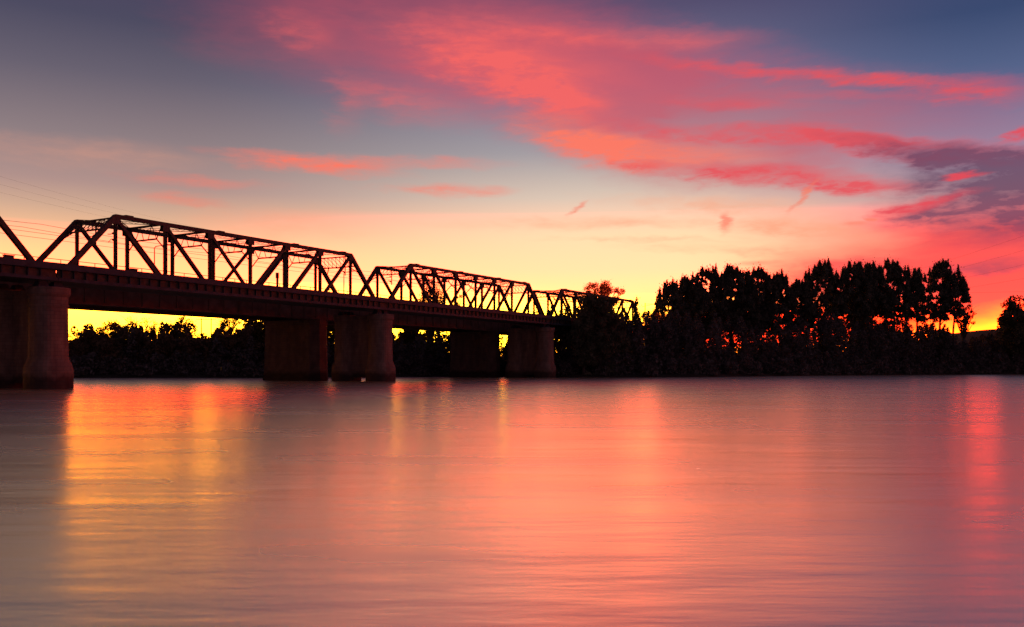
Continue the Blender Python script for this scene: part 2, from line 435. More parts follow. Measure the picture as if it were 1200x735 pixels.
bp = t.nodes.new('ShaderNodeBump'); bp.inputs['Strength'].default_value = .5; bp.inputs['Distance'].default_value = 1.0
t.links.new(hgt, bp.inputs['Height']); t.links.new(bp.outputs[0], gl.inputs['Normal'])
rr = t.nodes.new('ShaderNodeMapRange'); rr.inputs['From Min'].default_value = .3; rr.inputs['From Max'].default_value = .7
rr.inputs['To Min'].default_value = .235; rr.inputs['To Max'].default_value = .29
t.links.new(w2, rr.inputs[0]); t.links.new(rr.outputs[0], gl.inputs['Roughness'])
w = MB()
w.v = [(-4000, -60, 0), (4000, -60, 0), (4000, 1000, 0), (-4000, 1000, 0)]; w.f = [(0, 1, 2, 3)]
wo_ = w.build('river_water', wm); tag(wo_, kind='structure')

# ------------------------------------------------------------------ railway truss bridge
P0 = Vector((-53.1, 102.3, 0)); DV = Vector((.5053, .863, 0)).normalized(); BV = Vector((-DV.y, DV.x, 0))
ANG = math.atan2(DV.y, DV.x)
L = 60.3                     # span module
TW = 7.7                     # between the two trusses
def bp_(s, wv, z=0.0): return P0 + DV * s + BV * wv + Vector((0, 0, z))
def on_plane(px, wv):
    """(s, depth) where the photo column px meets the vertical plane at offset wv"""
    k = (px - 600) / F; q = P0 + BV * wv
    s = (k * q.y - q.x) / (DV.x - k * DV.y)
    return s, q.y + DV.y * s

ZB, ZT = 12.95, 21.05
PANEL = 7.29
S0 = 1.0
def make_span():
    root = empty('truss_span', P0, ANG)
    nodes = [S0 + PANEL * i for i in range(9)]
    for y in (0.0, TW):
        m = MB(); m.beam((nodes[1] - .1, y, ZT), (nodes[7] + .1, y, ZT), .52, .5)
        for i in (1.25, 3.25, 5.25, 6.75):
            x = S0 + PANEL * i; m.box(x - .55, x + .55, y - .3, y + .3, ZT + .252, ZT + .36)
        m.build('top_chord', 'steel', root)
        m = MB(); m.beam((nodes[0], y, ZB), (nodes[8], y, ZB), .5, .55); m.build('bottom_chord', 'steel', root)
        for a, b in ((0, 1), (8, 7)):
            m = MB(); m.beam((nodes[a], y, ZB), (nodes[b], y, ZT + .02), .54, .58, (0, 1, 0)); m.build('end_post', 'steel', root)
        for i in range(1, 8):
            wd = .34 if i in (1, 7) else .42
            m = MB()
            for sx in (-1, 1): m.box(nodes[i] + sx * (wd / 2 - .05) - .05, nodes[i] + sx * (wd / 2 - .05) + .05, y - .18, y + .18, ZB + .28, ZT - .25)
            z = ZB + .6; k = 0
            while z < ZT - .8:      # lacing across the two channels
                for yy in (-.185, .185):
                    m.beam((nodes[i] - (wd / 2 - .04) * (1 if k % 2 else -1), y + yy, z), (nodes[i] + (wd / 2 - .04) * (1 if k % 2 else -1), y + yy, z + .36), .03, .14, (0, 1, 0))
                z += .36; k += 1
            m.box(nodes[i] - wd / 2 + .1, nodes[i] + wd / 2 - .1, y - .05, y + .05, ZB + .28, ZT - .25)
            m.build('vertical_post', 'steel', root)
        for a, b, wd in ((1, 2, .46), (2, 3, .46), (3, 4, .36), (5, 4, .36), (6, 5, .46), (7, 6, .46)):
            m = MB(); m.beam((nodes[a], y + .02, ZT - .2), (nodes[b], y + .02, ZB + .2), .4, wd, (0, 1, 0)); m.build('diagonal_brace', 'steel', root)
        for i in range(1, 8):
            m = MB()
            for sy in (-1, 1):
                yy = y + sy * .275
                m.box(nodes[i] - .55, nodes[i] + .55, yy - .012, yy + .012, ZT - .95, ZT - .1)
            m.build('gusset_plate', 'steel', root)
    # portals: lattice girder in the plane of the end posts, with knee brackets
    for e, inn in ((0, 1), (8, 7)):
        m = MB(); pe = Vector((nodes[e], 0, ZB)); pi = Vector((nodes[inn], 0, ZT)); dd = (pe - pi).normalized()
        up = pi + dd * .25; lo = pi + dd * 2.3; Y = Vector((0, 1, 0))
        m.beam(up, up + Y * TW, .16, .2); m.beam(lo, lo + Y * TW, .16, .2)
        n = 9
        for k in range(n):
            a0, a1 = TW * k / n, TW * (k + 1) / n
            m.beam(up + Y * a0, lo + Y * a1, .07, .07); m.beam(lo + Y * a0, up + Y * a1, .07, .07)
        kn = pi + dd * 4.0
        m.beam(kn + Y * .1, lo + Y * 1.6, .14, .14); m.beam(kn + Y * (TW - .1), lo + Y * (TW - 1.6), .14, .14)
        m.build('portal_brace', 'steel', root)
    # sway frames between the tall posts
    for i in range(2, 7):
        m = MB(); x = nodes[i]
        m.beam((x, .2, ZT + .05), (x, TW - .2, ZT + .05), .2, .24)
        zl = ZT - 1.75
        m.beam((x, 1.7, zl), (x, TW - 1.7, zl), .16, .2)
        for y0, sg in ((.15, 1), (TW - .15, -1)):
            m.beam((x, y0, zl - 1.4), (x, y0 + sg * 1.55, zl), .12, .12)
            m.beam((x, y0 + sg * 1.55, zl), (x, y0 + sg * .5, ZT), .09, .09)
            m.beam((x, y0 + sg * 1.55, zl), (x, y0 + sg * 2.5, ZT), .07, .07)
        m.beam((x, TW / 2 - .45, zl), (x, TW / 2 - 1.1, ZT), .07, .07); m.beam((x, TW / 2 + .45, zl), (x, TW / 2 + 1.1, ZT), .07, .07)
        m.build('sway_frame', 'steel', root)
    # laced top laterals
    m = MB()
    for i in range(1, 7):
        for a, b in ((0.25, TW - .25), (TW - .25, .25)):
            p, q = Vector((nodes[i], a, ZT - .06)), Vector((nodes[i + 1], b, ZT - .06))
            dz = Vector((0, 0, .36 if a < 1 else .34))
            m.beam(p, q, .09, .07); m.beam(p + dz * .8, q + dz * .8, .07, .05)
            n = 14
            for k in range(n):
                c0 = p.lerp(q, k / n); c1 = p.lerp(q, (k + 1) / n)
                if k % 2: m.beam(c0, c1 + dz * .8, .045, .045)
                else: m.beam(c0 + dz * .8, c1, .045, .045)
    m.build('lateral_bracing', 'steel', root)
    # floor, near footway edge, brackets and lower flange
    m = MB(); m.box(.1, L - .1, -.6, TW + .9, ZB - .25, ZB + .28); m.build('track_floor', 'deck', root)
    m = MB()
    for yy in (1.1, 2.55, 5.15, 6.6): m.box(.1, L - .1, yy - .04, yy + .04, ZB + .4, ZB + .55)
    for k in range(int(L / 1.2)): m.box(.4 + k * 1.2, .65 + k * 1.2, .8, 6.9, ZB + .285, ZB + .398)
    m.build('rail_track', 'steel', root)
    m = MB(); m.box(-.148, L - .152, -1.62, -1.5, 13.62, 14.38); m.box(-.148, L - .152, -1.498, -.3, 13.62, 13.7); m.build('footway_edge', 'fascia', root)
    m = MB(); m.box(.05, L - .05, -1.30, -1.18, 12.35, 12.72); m.box(.05, L - .05, -1.17, -.3, 12.5, 12.6); m.build('lower_flange', 'fascia', root)
    for k in range(int(L / 1.48)):
        x = .6 + k * 1.48
        m = MB(); m.box(x - .05, x + .05, -1.22, -.985, 12.722, 13.618); m.build('bracket', 'fascia', root)
    m = MB(); m.box(.05, L - .05, -.98, -.9, 12.61, 13.6); m.build('web_plate', 'steel', root)
    m = MB(); m.box(.05, L - .05, TW + .905, TW + 1.9, 13.45, 13.6); m.build('far_footway', 'deck', root)
    return root
span = make_span()
span_labels = ['steel truss span cut by the left frame edge, only its sloping end post seen',
               'largest whole steel truss span, between the stout near pier and the twin column pier',
               'middle steel truss span seen receding, second whole span along the bridge',
               'farthest small steel truss span, half hidden by dark trees on the bank']
for i, lb in zip((1, 0, 2, 3), (span_labels[1], span_labels[0], span_labels[2], span_labels[3])):
    o = span if i == 1 else copy_tree(span)
    o.location = bp_(L * (i - 1) + (L if False else 0), 0) if False else bp_(L * (i - 1), 0)
    tag(o, lb, 'bridge span', 'truss spans of the railway bridge')

# railway piers: two round stone columns with flared feet joined by a thinner wall
def ring(cx, cy, r, z, n=28, sq=.0, ph=0):
    pts = []
    for k in range(n):
        a = 2 * math.pi * (k + .5) / n + ph
        c, s_ = math.cos(a), math.sin(a)
        e = 2 / (2 + sq * 6)
        x = math.copysign(abs(c) ** e, c); y = math.copysign(abs(s_) ** e, s_)
        pts.append((cx + r * x, cy + r * y, z))
    return pts
def make_pier():
    root = empty('stone_pier', P0, ANG)
    for cy in (0.0, TW):
        m = MB(); m.loft([ring(0, cy, 2.42, -2.4, sq=.1), ring(0, cy, 2.42, 1.9, sq=.1), ring(0, cy, 2.36, 2.5, sq=.1), ring(0, cy, 2.12, 3.1, sq=.1), ring(0, cy, 1.96, 3.55, sq=.1)])
        m.build('flared_foot', 'stone', root, bevel=.06)
        m = MB(); m.loft([ring(0, cy, 1.95, 3.551, sq=.1), ring(0, cy, 1.9, 9.4, sq=.1)]); m.build('shaft', 'stone', root)
        m = MB(); m.loft([ring(0, cy, 2.03, 9.4, sq=.1), ring(0, cy, 2.03, 9.62, sq=.1)]); m.build('string_course', 'stone', root)
        m = MB(); m.loft([ring(0, cy, 1.92, 9.62, sq=.1), ring(0, cy, 1.92, 10.5, sq=.1), ring(0, cy, 2.14, 10.8, sq=.1), ring(0, cy, 2.14, 11.5, sq=.1), ring(0, cy, 2.0, 11.6, sq=.1)])
        m.build('capital', 'stone', root)
        m = MB()
        for sx in (-1, 1): m.loft([[(sx * .9 - .7, cy - .6, 11.6), (sx * .9 + .7, cy - .6, 11.6), (sx * .9 + .7, cy + .6, 11.6), (sx * .9 - .7, cy + .6, 11.6)],
                                   [(sx * .9 - .4, cy - .4, 12.3), (sx * .9 + .4, cy - .4, 12.3), (sx * .9 + .4, cy + .4, 12.3), (sx * .9 - .4, cy + .4, 12.3)]])
        m.build('bearing', 'fascia', root)
    m = MB(); m.box(-.7, .7, 1.7, TW - 1.7, .6, 11.4); m.build('web_wall', 'stone', root)
    return root
pier = make_pier()
for i, lb in enumerate(['stout brown stone pier nearest the camera, at the left frame edge',
                        'twin column stone pier with flared feet, under the first truss joint',
                        'small stone pier beside the dark bank, farthest of the round piers']):
    o = pier if i == 0 else copy_tree(pier)
    o.location = bp_(L * i - .35, 0); tag(o, lb, 'bridge pier', 'round stone piers of the railway bridge')

# ------------------------------------------------------------------ road bridge behind: deep plate girders on brick piers
W0, W1 = 13.2, 24.9
rb = empty('girder_bridge', bp_(0, 0), ANG)
tag(rb, 'low road bridge of deep plate girders running behind the truss bridge', 'bridge')
for y0 in (W0, W1 - .9):
    m = MB(); m.box(-75, 186, y0, y0 + .9, 11.28, 14.7); m.build('plate_girder', 'plate', rb)
    m = MB(); m.box(-75, 186, y0 - .18, y0 + 1.08, 11.0, 11.277); m.build('girder_flange', 'plate', rb)
for k in range(86):
    m = MB(); m.box(-74 + k * 3.0, -73.85 + k * 3.0, W0 - .12, W0 - .003, 11.28, 14.7); m.build('stiffener_rib', 'plate', rb)
m = MB(); m.beam((-75, W0 + .3, 16.7), (186, W0 + .3, 16.7), .07, .08); m.beam((-75, W0 + .3, 15.7), (186, W0 + .3, 15.7), .05, .05)
for k in range(105): m.beam((-74.5 + k * 2.48, W0 + .3, 14.701), (-74.5 + k * 2.48, W0 + .3, 16.7), .07, .07)
m.build('parapet_railing', 'fascia', rb)
m = MB(); m.box(-75, 186, W0 + .95, W1 - .95, 12.2, 12.6); m.build('road_deck', 'deck', rb)
def make_brick_pier():
    root = empty('brick_pier', bp_(0, 0), ANG)
    def sec(z, g):
        a = 2.25 + g
        return [(-a, W0 + .9, z), (-.9, W0 - .1 - g, z), (.9, W0 - .1 - g, z), (a, W0 + .9, z), (a, W1 + .2 + g, z), (-a, W1 + .2 + g, z)]
    m = MB(); m.loft([sec(-2.4, .38), sec(.75, .32)]); m.build('footing', 'brick', root)
    m = MB(); m.loft([sec(.752, .2), sec(10.2, 0)]); m.build('shaft', 'brick', root)
    m = MB(); m.loft([sec(10.2, .2), sec(10.98, .2)]); m.build('cap_course', 'brick', root)
    return root
bpier = make_brick_pier()
for i, lb in zip((1, 2, 0), ['wide flat dark brick pier left of the twin column pier', 'distant broad brick pier left of the farthest round pier', 'dark brick pier behind the nearest stone pier, at the far left edge']):
    o = bpier if i == 1 else copy_tree(bpier)
    o.location = bp_(L * i - (.6 if i == 1 else 0), 0); tag(o, lb, 'bridge pier', 'brick piers of the road bridge')

# street lamps on the road bridge, post on the track, cabinets, catenary
def street_lamp(px, lb):
    s, D = on_plane(px, 24.4); z1 = 22.0
    root = empty('street_lamp', bp_(s, 24.4, 12.6), ANG); tag(root, lb, 'street lamp', 'street lamps on the road bridge')
    m = MB(); m.tube([(0, 0, 0), (0, 0, 9.0), (.15, -.1, 9.3), (1.4, -.9, 9.65)], [.11, .08, .07, .05], 8); m.build('lamp_post', 'wire', root)
    m = MB(); m.tube([(1.3, -.83, 9.63), (2.1, -1.35, 9.72)], [.12, .1], 8); m.build('lamp_head', 'fascia', root)
street_lamp(181, 'thin street lamp with curved arm seen through the largest truss span')
street_lamp(403, 'thin street lamp seen beside the right end of the largest truss')
s, D = on_plane(325, TW + 1.3)
root = empty('signal_post', bp_(s, TW + 1.3, 13.6), ANG); tag(root, 'short thick post standing on the deck inside the largest truss', 'post')
m = MB(); m.box(-.14, .14, -.12, .12, 0, 4.2); m.build('post', 'steel', root)
m = MB(); m.box(-.2, .2, -.18, .18, 3.4, 4.3); m.build('signal_box', 'steel', root)
for px, lb in ((10, 'small equipment cabinet on the deck at the left frame edge'), (156, 'small equipment cabinet on the deck inside the largest truss')):
    s, D = on_plane(px, TW + 1.2)
    root = empty('equipment_cabinet', bp_(s, TW + 1.2, 13.6), ANG); tag(root, lb, 'cabinet', 'cabinets along the track')
    m = MB(); m.box(-.55, .55, -.25, .25, 0.1, 2.3); m.build('cabinet_body', 'fascia', root, bevel=.03)
    m = MB(); m.box(-.62, .62, -.32, .32, 2.301, 2.38); m.build('lid', 'fascia', root)
    m = MB(); m.box(-.5, .5, -.2, .2, -.01, .099); m.build('plinth', 'deck', root)
ci = 0
for wv, nm in ((2.0, 'near'), (5.8, 'far')):
    for z, kind, lb in ((18.05, 'contact_wire', 'lower overhead wire above the %s track, entering at the left edge' % nm), (18.75, 'catenary_wire', 'upper overhead wire above the %s track, sagging between supports' % nm)):
        pts = []
        for k in range(-40, 101):
            s = k * 2.0
            sag = 0 if kind == 'contact_wire' else -.35 * math.sin(math.pi * ((s % 30) / 30))
            pts.append(bp_(s, wv, z + sag + .35 * (kind != 'contact_wire')))
        m = MB(); m.tube(pts, .024, 5); tag(m.build(kind, 'wire'), lb, 'overhead wire', 'overhead wires along the tracks')
def catenary_bracket(i, wv, lb):
    root = empty('catenary_bracket', bp_(i, wv, 0), ANG); tag(root, lb, 'bracket', 'overhead wire brackets hung from the trusses')
    m = MB(); m.beam((0, -.9, 17.7), (0, -.9, 20.9), .12, .12); m.build('drop_post', 'steel', root)
    m = MB(); m.tube([(0, -.9, 19.2), (0, 0, 19.1), (0, .5, 19.15)], .05, 6); m.tube([(0, -.9, 18.2), (0, -.2, 18.5), (0, .4, 18.1)], .04, 6); m.build('arm', 'steel', root)
    m = MB(); m.tube([(0, -.75, 19.2), (0, -.45, 19.17)], .13, 8); m.tube([(0, -.75, 18.26), (0, -.45, 18.4)], .13, 8); m.build('insulator', 'plate', root)
for i, wv, lb in ((9.0, 2.0, 'catenary bracket hung under the left portal of the largest truss, near track'), (9.0, 5.8, 'catenary bracket hung under the left portal of the largest truss, far track'),
                  (52.0, 2.0, 'catenary bracket hung inside the right portal of the largest truss'), (L + 9.0, 5.8, 'catenary bracket hung inside the left portal of the middle truss')):
    catenary_bracket(i, wv, lb)

# ------------------------------------------------------------------ vegetation
def card_mesh(name, C, size, mat, parent, rng, aspect=1.6, upbias=0.0, tri=False):
    """many leaf faces as one mesh; C = centres, size = per-face size"""
    n = len(C)
    a = rng.normal(size=(n, 3)); a[:, 2] += upbias; a /= np.linalg.norm(a, axis=1)[:, None] + 1e-9
    b = rng.normal(size=(n, 3)); b -= (b * a).sum(1)[:, None] * a; b /= np.linalg.norm(b, axis=1)[:, None] + 1e-9
    la = (size * aspect / 2)[:, None]; lb_ = (size / 2)[:, None]
    q = np.stack([C - a * la, C + b * lb_ * .9 - a * la * .1, C + a * la, C - b * lb_ * .9 + a * la * .1], 1).reshape(-1, 3)
    me = bpy.data.meshes.new(name)
    me.vertices.add(4 * n); me.vertices.foreach_set('co', q.ravel())
    me.loops.add(4 * n); me.loops.foreach_set('vertex_index', np.arange(4 * n))
    me.polygons.add(n); me.polygons.foreach_set('loop_start', np.arange(n) * 4); me.polygons.foreach_set('loop_total', np.full(n, 4))
    me.update(calc_edges=True); me.validate()
    me.materials.append(MT[mat])
    o = bpy.data.objects.new(name, me); col.objects.link(o)
    if parent: o.parent = parent
    return o

TREES = 0
def tree(px, D, ytop, wpx, ybot, style, label, name, cat='tree', group=None, lean=0.0, dens=1.0, forest=None, mat=None):
    """crown between rows ytop and ybot, wpx wide, at depth D"""
    global TREES
    TREES += 1
    rng = np.random.default_rng(1000 + TREES); rnd = random.Random(TREES)
    X = (px - 600) / F * D
    gz = float(ground_z(X, D))
    zt = CAMZ + (HZ - ytop) / F * D - gz; zb = max(.6, CAMZ + (HZ - ybot) / F * D - gz); Wd = wpx / F * D
    root = empty(name, (X, D, gz)); tag(root, label, cat, group)
    Hc = zt - zb; rx = Wd / 2
    trunk = MB()
    tr = .16 + .010 * zt
    tops = []
    # stems
    nst = 1 if style in ('poplar', 'pine') else rnd.choice((2, 3)) if style in ('open', 'bare') else 1
    ax = []
    fork = zb * .8 if style in ('open', 'bare') else zt
    pts = [(0, 0, -.5)]
    for k in range(1, 8):
        f = k / 7; pts.append((lean * f * f + rnd.uniform(-.12, .12) * k / 3, rnd.uniform(-.1, .1) * k / 3, min(fork, zt * .97) * f))
    trunk.tube(pts, [tr * (1.25 if k == 0 else (1 - .8 * k / 7 if style in ('pine', 'poplar', 'dense') else 1 - .4 * k / 7)) for k in range(8)], 7)
    def axis(z):
        f = min(1, max(0, z / (min(fork, zt * .97)))); i = min(6, int(f * 7)); g_ = f * 7 - i
        return Vector(pts[i]).lerp(Vector(pts[i + 1]), g_)
    clumps = []     # centre, radius, height, pull
    if style == 'pine':
        n = int(26 + Hc * 3.2 * max(1, rx / 5)); broad_ = rnd.random(); bias = rnd.uniform(-.25, .25)
        for k in range(n):
            h = (k + rnd.random()) / n
            # broad irregular crown with ragged tiers
            prof = (.38 + .62 * math.sin(math.pi * min(1, .18 + h * .82) ** .9)) * (1 - (.5 - .4 * broad_) * h ** 3.5)
            a = rnd.uniform(0, 2 * math.pi); rr = rx * prof * (1 + bias * math.cos(a)) * rnd.uniform(.3, 1.08) ** .7
            c = axis(zb + Hc * h * .9) + Vector((math.cos(a) * rr, math.sin(a) * rr, 0))
            c.z = zb + Hc * h * .93
            clumps.append((c, rnd.uniform(.8, 1.6) * (1.15 - .5 * h), rnd.uniform(1.2, 2.5) * (1 + .2 * h)))
            b0 = axis(max(zb * .75, c.z - rr * .5))
            if rnd.random() < .75: trunk.tube([b0, b0.lerp(c, .55) + Vector((0, 0, .25)), c + Vector((0, 0, .5))], [.11, .07, .03], 4)
        for k in range(7):      # side leaders that give a broken, many-pointed top
            sx_ = rnd.uniform(-.72, .72) * rx
            c = axis(zt * .85) + Vector((sx_, rnd.uniform(-.6, .6) * rx, 0)); c.z = zt - (rnd.uniform(.05, .16) + .12 * abs(sx_) / rx) * Hc - 1.6
            clumps.append((c, rnd.uniform(.5, .9), rnd.uniform(2.0, 3.2))); clumps.append((c - Vector((0, 0, 1.8)), 1.2, 2.4))
        for k in range(4):
            c = axis(zt * .9) + Vector((rnd.uniform(-.16, .16) * rx, rnd.uniform(-.2, .2) * rx, 0)); c.z = zt - rnd.uniform(.1, 2.5) * Hc / 16 - .8
            clumps.append((c, .55, 2.2))
    elif style == 'poplar':
        n = 40
        for k in range(n):
            h = (k + rnd.random()) / n; a = rnd.uniform(0, 6.28); rr = rx * .75 * math.sin(math.pi * (.12 + .8 * h)) * rnd.random() ** .5
            clumps.append((Vector((math.cos(a) * rr + lean * h, math.sin(a) * rr, zb + Hc * h * .92)), rx * .34, 1.8))
    else:
        n = int((52 if style == 'dense' else 46) * max(1, (Wd * Hc / 80) ** .7))
        for k in range(n):
            while True:
                d = Vector((rnd.uniform(-1, 1), rnd.uniform(-1, 1), rnd.uniform(-1, 1)))
                if .12 < d.length < 1: break
            d = d * (d.length ** -.35)
            bump = 1 + .22 * math.sin(3 * math.atan2(d.y, d.x) + TREES) + rnd.uniform(-.14, .1)
            c = Vector((d.x * rx * .88 * bump + lean, d.y * rx * .88 * bump, zb + Hc * (.5 + .46 * d.z * bump)))
            r = (rnd.uniform(.9, 1.7) if style == 'dense' else rnd.uniform(.7, 1.25)) * max(.6, min(1.25, rx / 4))
            clumps.append((c, r, r * 1.2))
            if style in ('open', 'bare') or rnd.random() < .4:
                b0 = axis(min(fork, c.z * .7) * rnd.uniform(.75, 1.0))
                mid = b0.lerp(c, .5) + Vector((rnd.uniform(-.4, .4), rnd.uniform(-.4, .4), .6))
                trunk.tube([b0, mid, c], [.15, .085, .03], 4)
                if style in ('open', 'bare'):
                    for q in range(5 if style == 'bare' else 3):
                        e = c + Vector((rnd.gauss(0, 1.2), rnd.gauss(0, 1.2), rnd.uniform(.2, 1.9)))
                        trunk.tube([mid.lerp(c, rnd.uniform(.3, 1)), e.lerp(c, .4) + Vector((rnd.uniform(-.2, .2), 0, .1)), e], [.05, .03, .015], 3)
    per = {'pine': 130, 'poplar': 60, 'dense': 110, 'open': 46, 'bare': 13}[style] * dens
    P = []; S = []
    for c, r, h in clumps:
        m_ = max(3, int(per * rnd.uniform(.6, 1.3)))
        if style in ('pine', 'poplar'):
            # tuft: cone of sprays pointing upward
            hh = rng.random(m_) ** 1.25; ang = rng.random(m_) * 6.283; rad = r * (1 - hh * .92) * np.sqrt(rng.random(m_))
            P.append(np.stack([c.x + np.cos(ang) * rad, c.y + np.sin(ang) * rad, c.z + hh * h - .3], 1)); S.append(rng.uniform(.18, .44, m_) * (1.1 - .5 * hh))
        else:
            g_ = rng.normal(size=(m_, 3)); g_ /= np.linalg.norm(g_, axis=1)[:, None]; g_ *= (rng.random(m_) ** .42)[:, None]
            P.append(np.array(c) + g_ * np.array([r, r, r * .85])); S.append(rng.uniform(.24, .6, m_) if style == 'dense' else rng.uniform(.14, .40, m_))
    P = np.concatenate(P); S = np.concatenate(S)
    # loose sprays that feather the outline
    ext = rng.integers(0, len(P), int(len(P) * .22)); off = rng.normal(size=(len(ext), 3)) * np.array([.45, .45, .5]) + np.array([0, 0, .25])
    P = np.concatenate([P, P[ext] + off]); S = np.concatenate([S, rng.uniform(.10, .24, len(ext))])
    P[:, 2] = np.maximum(P[:, 2], .15)
    trunk.build('trunk', 'bark', root)
    mt = mat or {'pine': 'pine', 'poplar': 'pine', 'dense': 'leaf', 'open': 'olive', 'bare': 'olive'}[style]
    card_mesh('crown', P, S * (1.25 if D > 260 else 1.1), mt, root, rng, 2.5 if style == 'pine' else 1.5, 1.3 if style == 'pine' else 0)
    return root

G1 = 'tall dark trees on the right bank'
tree(784, 262, 330, 50, 415, 'pine', 'feathery tall tree at the left end of the right bank wood, glowing edge', 'casuarina_tree', group=G1, dens=.8)
tree(806, 268, 324, 54, 400, 'pine', 'dark spiky tree second from the left end of the tall wood', 'casuarina_tree', group=G1, dens=1.25)
tree(832, 274, 314, 62, 388, 'pine', 'dense dark tree with a blunt top, third in the left clump of the wood', 'casuarina_tree', group=G1, dens=1.25)
tree(857, 276, 311, 58, 384, 'pine', 'tallest tree of the left clump, with a narrow pointed top', 'casuarina_tree', group=G1, dens=1.25)
tree(886, 280, 316, 62, 388, 'pine', 'broad dark tree right of the left clump summit', 'casuarina_tree', group=G1, dens=1.25)
tree(914, 284, 320, 46, 392, 'pine', 'spiky tree just left of the deep notch in the treeline', 'casuarina_tree', group=G1, dens=1.25)
tree(938, 288, 331, 42, 384, 'pine', 'lower tree standing in the notch between the two tall clumps', 'casuarina_tree', group=G1, dens=1.25)
tree(967, 290, 306, 60, 386, 'pine', 'tall spiky tree that starts the right clump, beside the notch', 'casuarina_tree', group=G1, dens=1.25)
tree(1000, 292, 309, 58, 370, 'pine', 'wide dark tree second in the right clump', 'casuarina_tree', group=G1, dens=1.25)
tree(1022, 296, 308, 54, 390, 'pine', 'tall dark tree in the middle of the right clump', 'casuarina_tree', group=G1, dens=1.25)
tree(1048, 298, 307, 50, 371, 'pine', 'tall tree just left of the narrow gap in the right clump', 'casuarina_tree', group=G1, dens=1.25)
tree(1075, 300, 317, 32, 376, 'pine', 'slim tree standing between the right clump and the ragged end tree', 'casuarina_tree', group=G1, dens=1.25)
tree(1101, 302, 305, 42, 376, 'pine', 'ragged open pine with a tall crown at the right end of the wood', 'pine_tree', group=G1, lean=1.2, dens=.85)
tree(1116, 300, 324, 38, 368, 'pine', 'tree whose crown reaches right beside the ragged pine', 'pine_tree', group=G1, lean=2.0)
tree(1129, 306, 354, 24, 388, 'open', 'small thin leafy tree at the right foot of the ragged pine', 'small_tree', group=G1, mat='leaf')
tree(1194, 300, 348, 50, 420, 'dense', 'rounded dark tree cut by the right frame edge', 'broadleaf_tree')
tree(818, 290, 342, 70, 398, 'dense', 'dark broad tree filling the wood behind the two leftmost spiky trees', 'broadleaf_tree', group=G1)
tree(872, 296, 335, 84, 398, 'dense', 'dark broad tree filling the wood behind the left clump summit', 'broadleaf_tree', group=G1)
tree(1012, 318, 334, 96, 372, 'dense', 'dark broad tree filling the wood behind the right clump', 'broadleaf_tree', group=G1)
# around the bridge end
tree(684, 212, 351, 34, 436, 'dense', 'dense dark tree in front of the far truss, left half', 'broadleaf_tree', group='dark trees before the far truss')
tree(704, 213, 338, 44, 436, 'dense', 'taller dense dark tree in front of the far truss, right half', 'broadleaf_tree', group='dark trees before the far truss')
tree(703, 305, 327, 56, 364, 'open', 'airy tree, leaves tinted orange as if backlit, rising behind the far truss', 'airy_tree', mat='glow_leaf', dens=1.7)
tree(746, 224, 347, 14, 425, 'poplar', 'narrow upright tree at the right end of the far truss', 'poplar_tree')
tree(728, 217, 382, 26, 438, 'dense', 'low dark bushy tree below the end of the far truss', 'bushy_tree')
tree(771, 238, 368, 26, 430, 'open', 'low thin tree tinted orange as if backlit between the poplar and the tall wood', 'small_tree', mat='glow_leaf', dens=.7)
tree(504, 236, 318, 40, 396, 'open', 'leafy open tree seen through the left end of the middle truss', 'broadleaf_tree', mat='leaf')
tree(535, 242, 346, 16, 410, 'open', 'small golden tree seen through the middle of the middle truss', 'small_tree', mat='olive')
tree(483, 240, 381, 34, 438, 'dense', 'dark tree under the girder right of the twin column pier', 'bushy_tree', mat='olive')
tree(507, 234, 402, 30, 438, 'dense', 'low dark tree on the bank left of the distant brick pier', 'bushy_tree')
# left bank behind the bridge
G2 = 'trees on the bank behind the bridge'
for px, D, yt, wd, yb, st, lb in [
        (92, 212, 399, 26, 440, 'dense', 'low dark tree beside the nearest pier, at the left end of the bank'),
        (108, 214, 388, 28, 438, 'dense', 'round dark tree near the left end of the bank under the bridge'),
        (134, 220, 377, 50, 415, 'open', 'spreading half bare tree, leftmost of the tall ones under the bridge'),
        (171, 222, 372, 46, 412, 'bare', 'nearly bare round tree with fine twigs, tallest under the girder'),
        (152, 214, 390, 36, 439, 'dense', 'dark bushy tree below the two left half bare trees'),
        (211, 220, 375, 48, 412, 'open', 'round topped open tree left of the two utility poles'),
        (190, 212, 395, 34, 440, 'dense', 'low dark tree under the round topped open tree, left side'),
        (226, 213, 394, 36, 440, 'dense', 'low dark tree at the foot of the utility poles'),
        (268, 250, 371, 24, 398, 'bare', 'small bare tree standing alone right of the utility poles'),
        (258, 213, 391, 36, 440, 'dense', 'dark tree above the pale noticeboard on the bank'),
        (288, 214, 388, 30, 440, 'dense', 'dark tree below the lone bare tree, right side'),
        (302, 218, 372, 32, 436, 'dense', 'tall leafy tree against the left edge of the wide brick pier'),
        (128, 210, 402, 30, 441, 'dense', 'short dark tree at the water edge near the left end'),
        (330, 222, 374, 34, 438, 'dense', 'leafy tree mostly behind the wide brick pier'),
        (390, 226, 376, 30, 438, 'dense', 'golden edged tree glimpsed between the brick pier and the twin columns')]:
    tree(px, D, yt - (3 if st == 'dense' else 1), wd + (6 if st == 'dense' else 2), yb, st, lb, 'bank_tree', group=G2, dens={'open': 1.7, 'bare': 2.4}.get(st, 1.0), mat='olive' if px in (390, 302) else 'bank_leaf' if st == 'dense' else None)

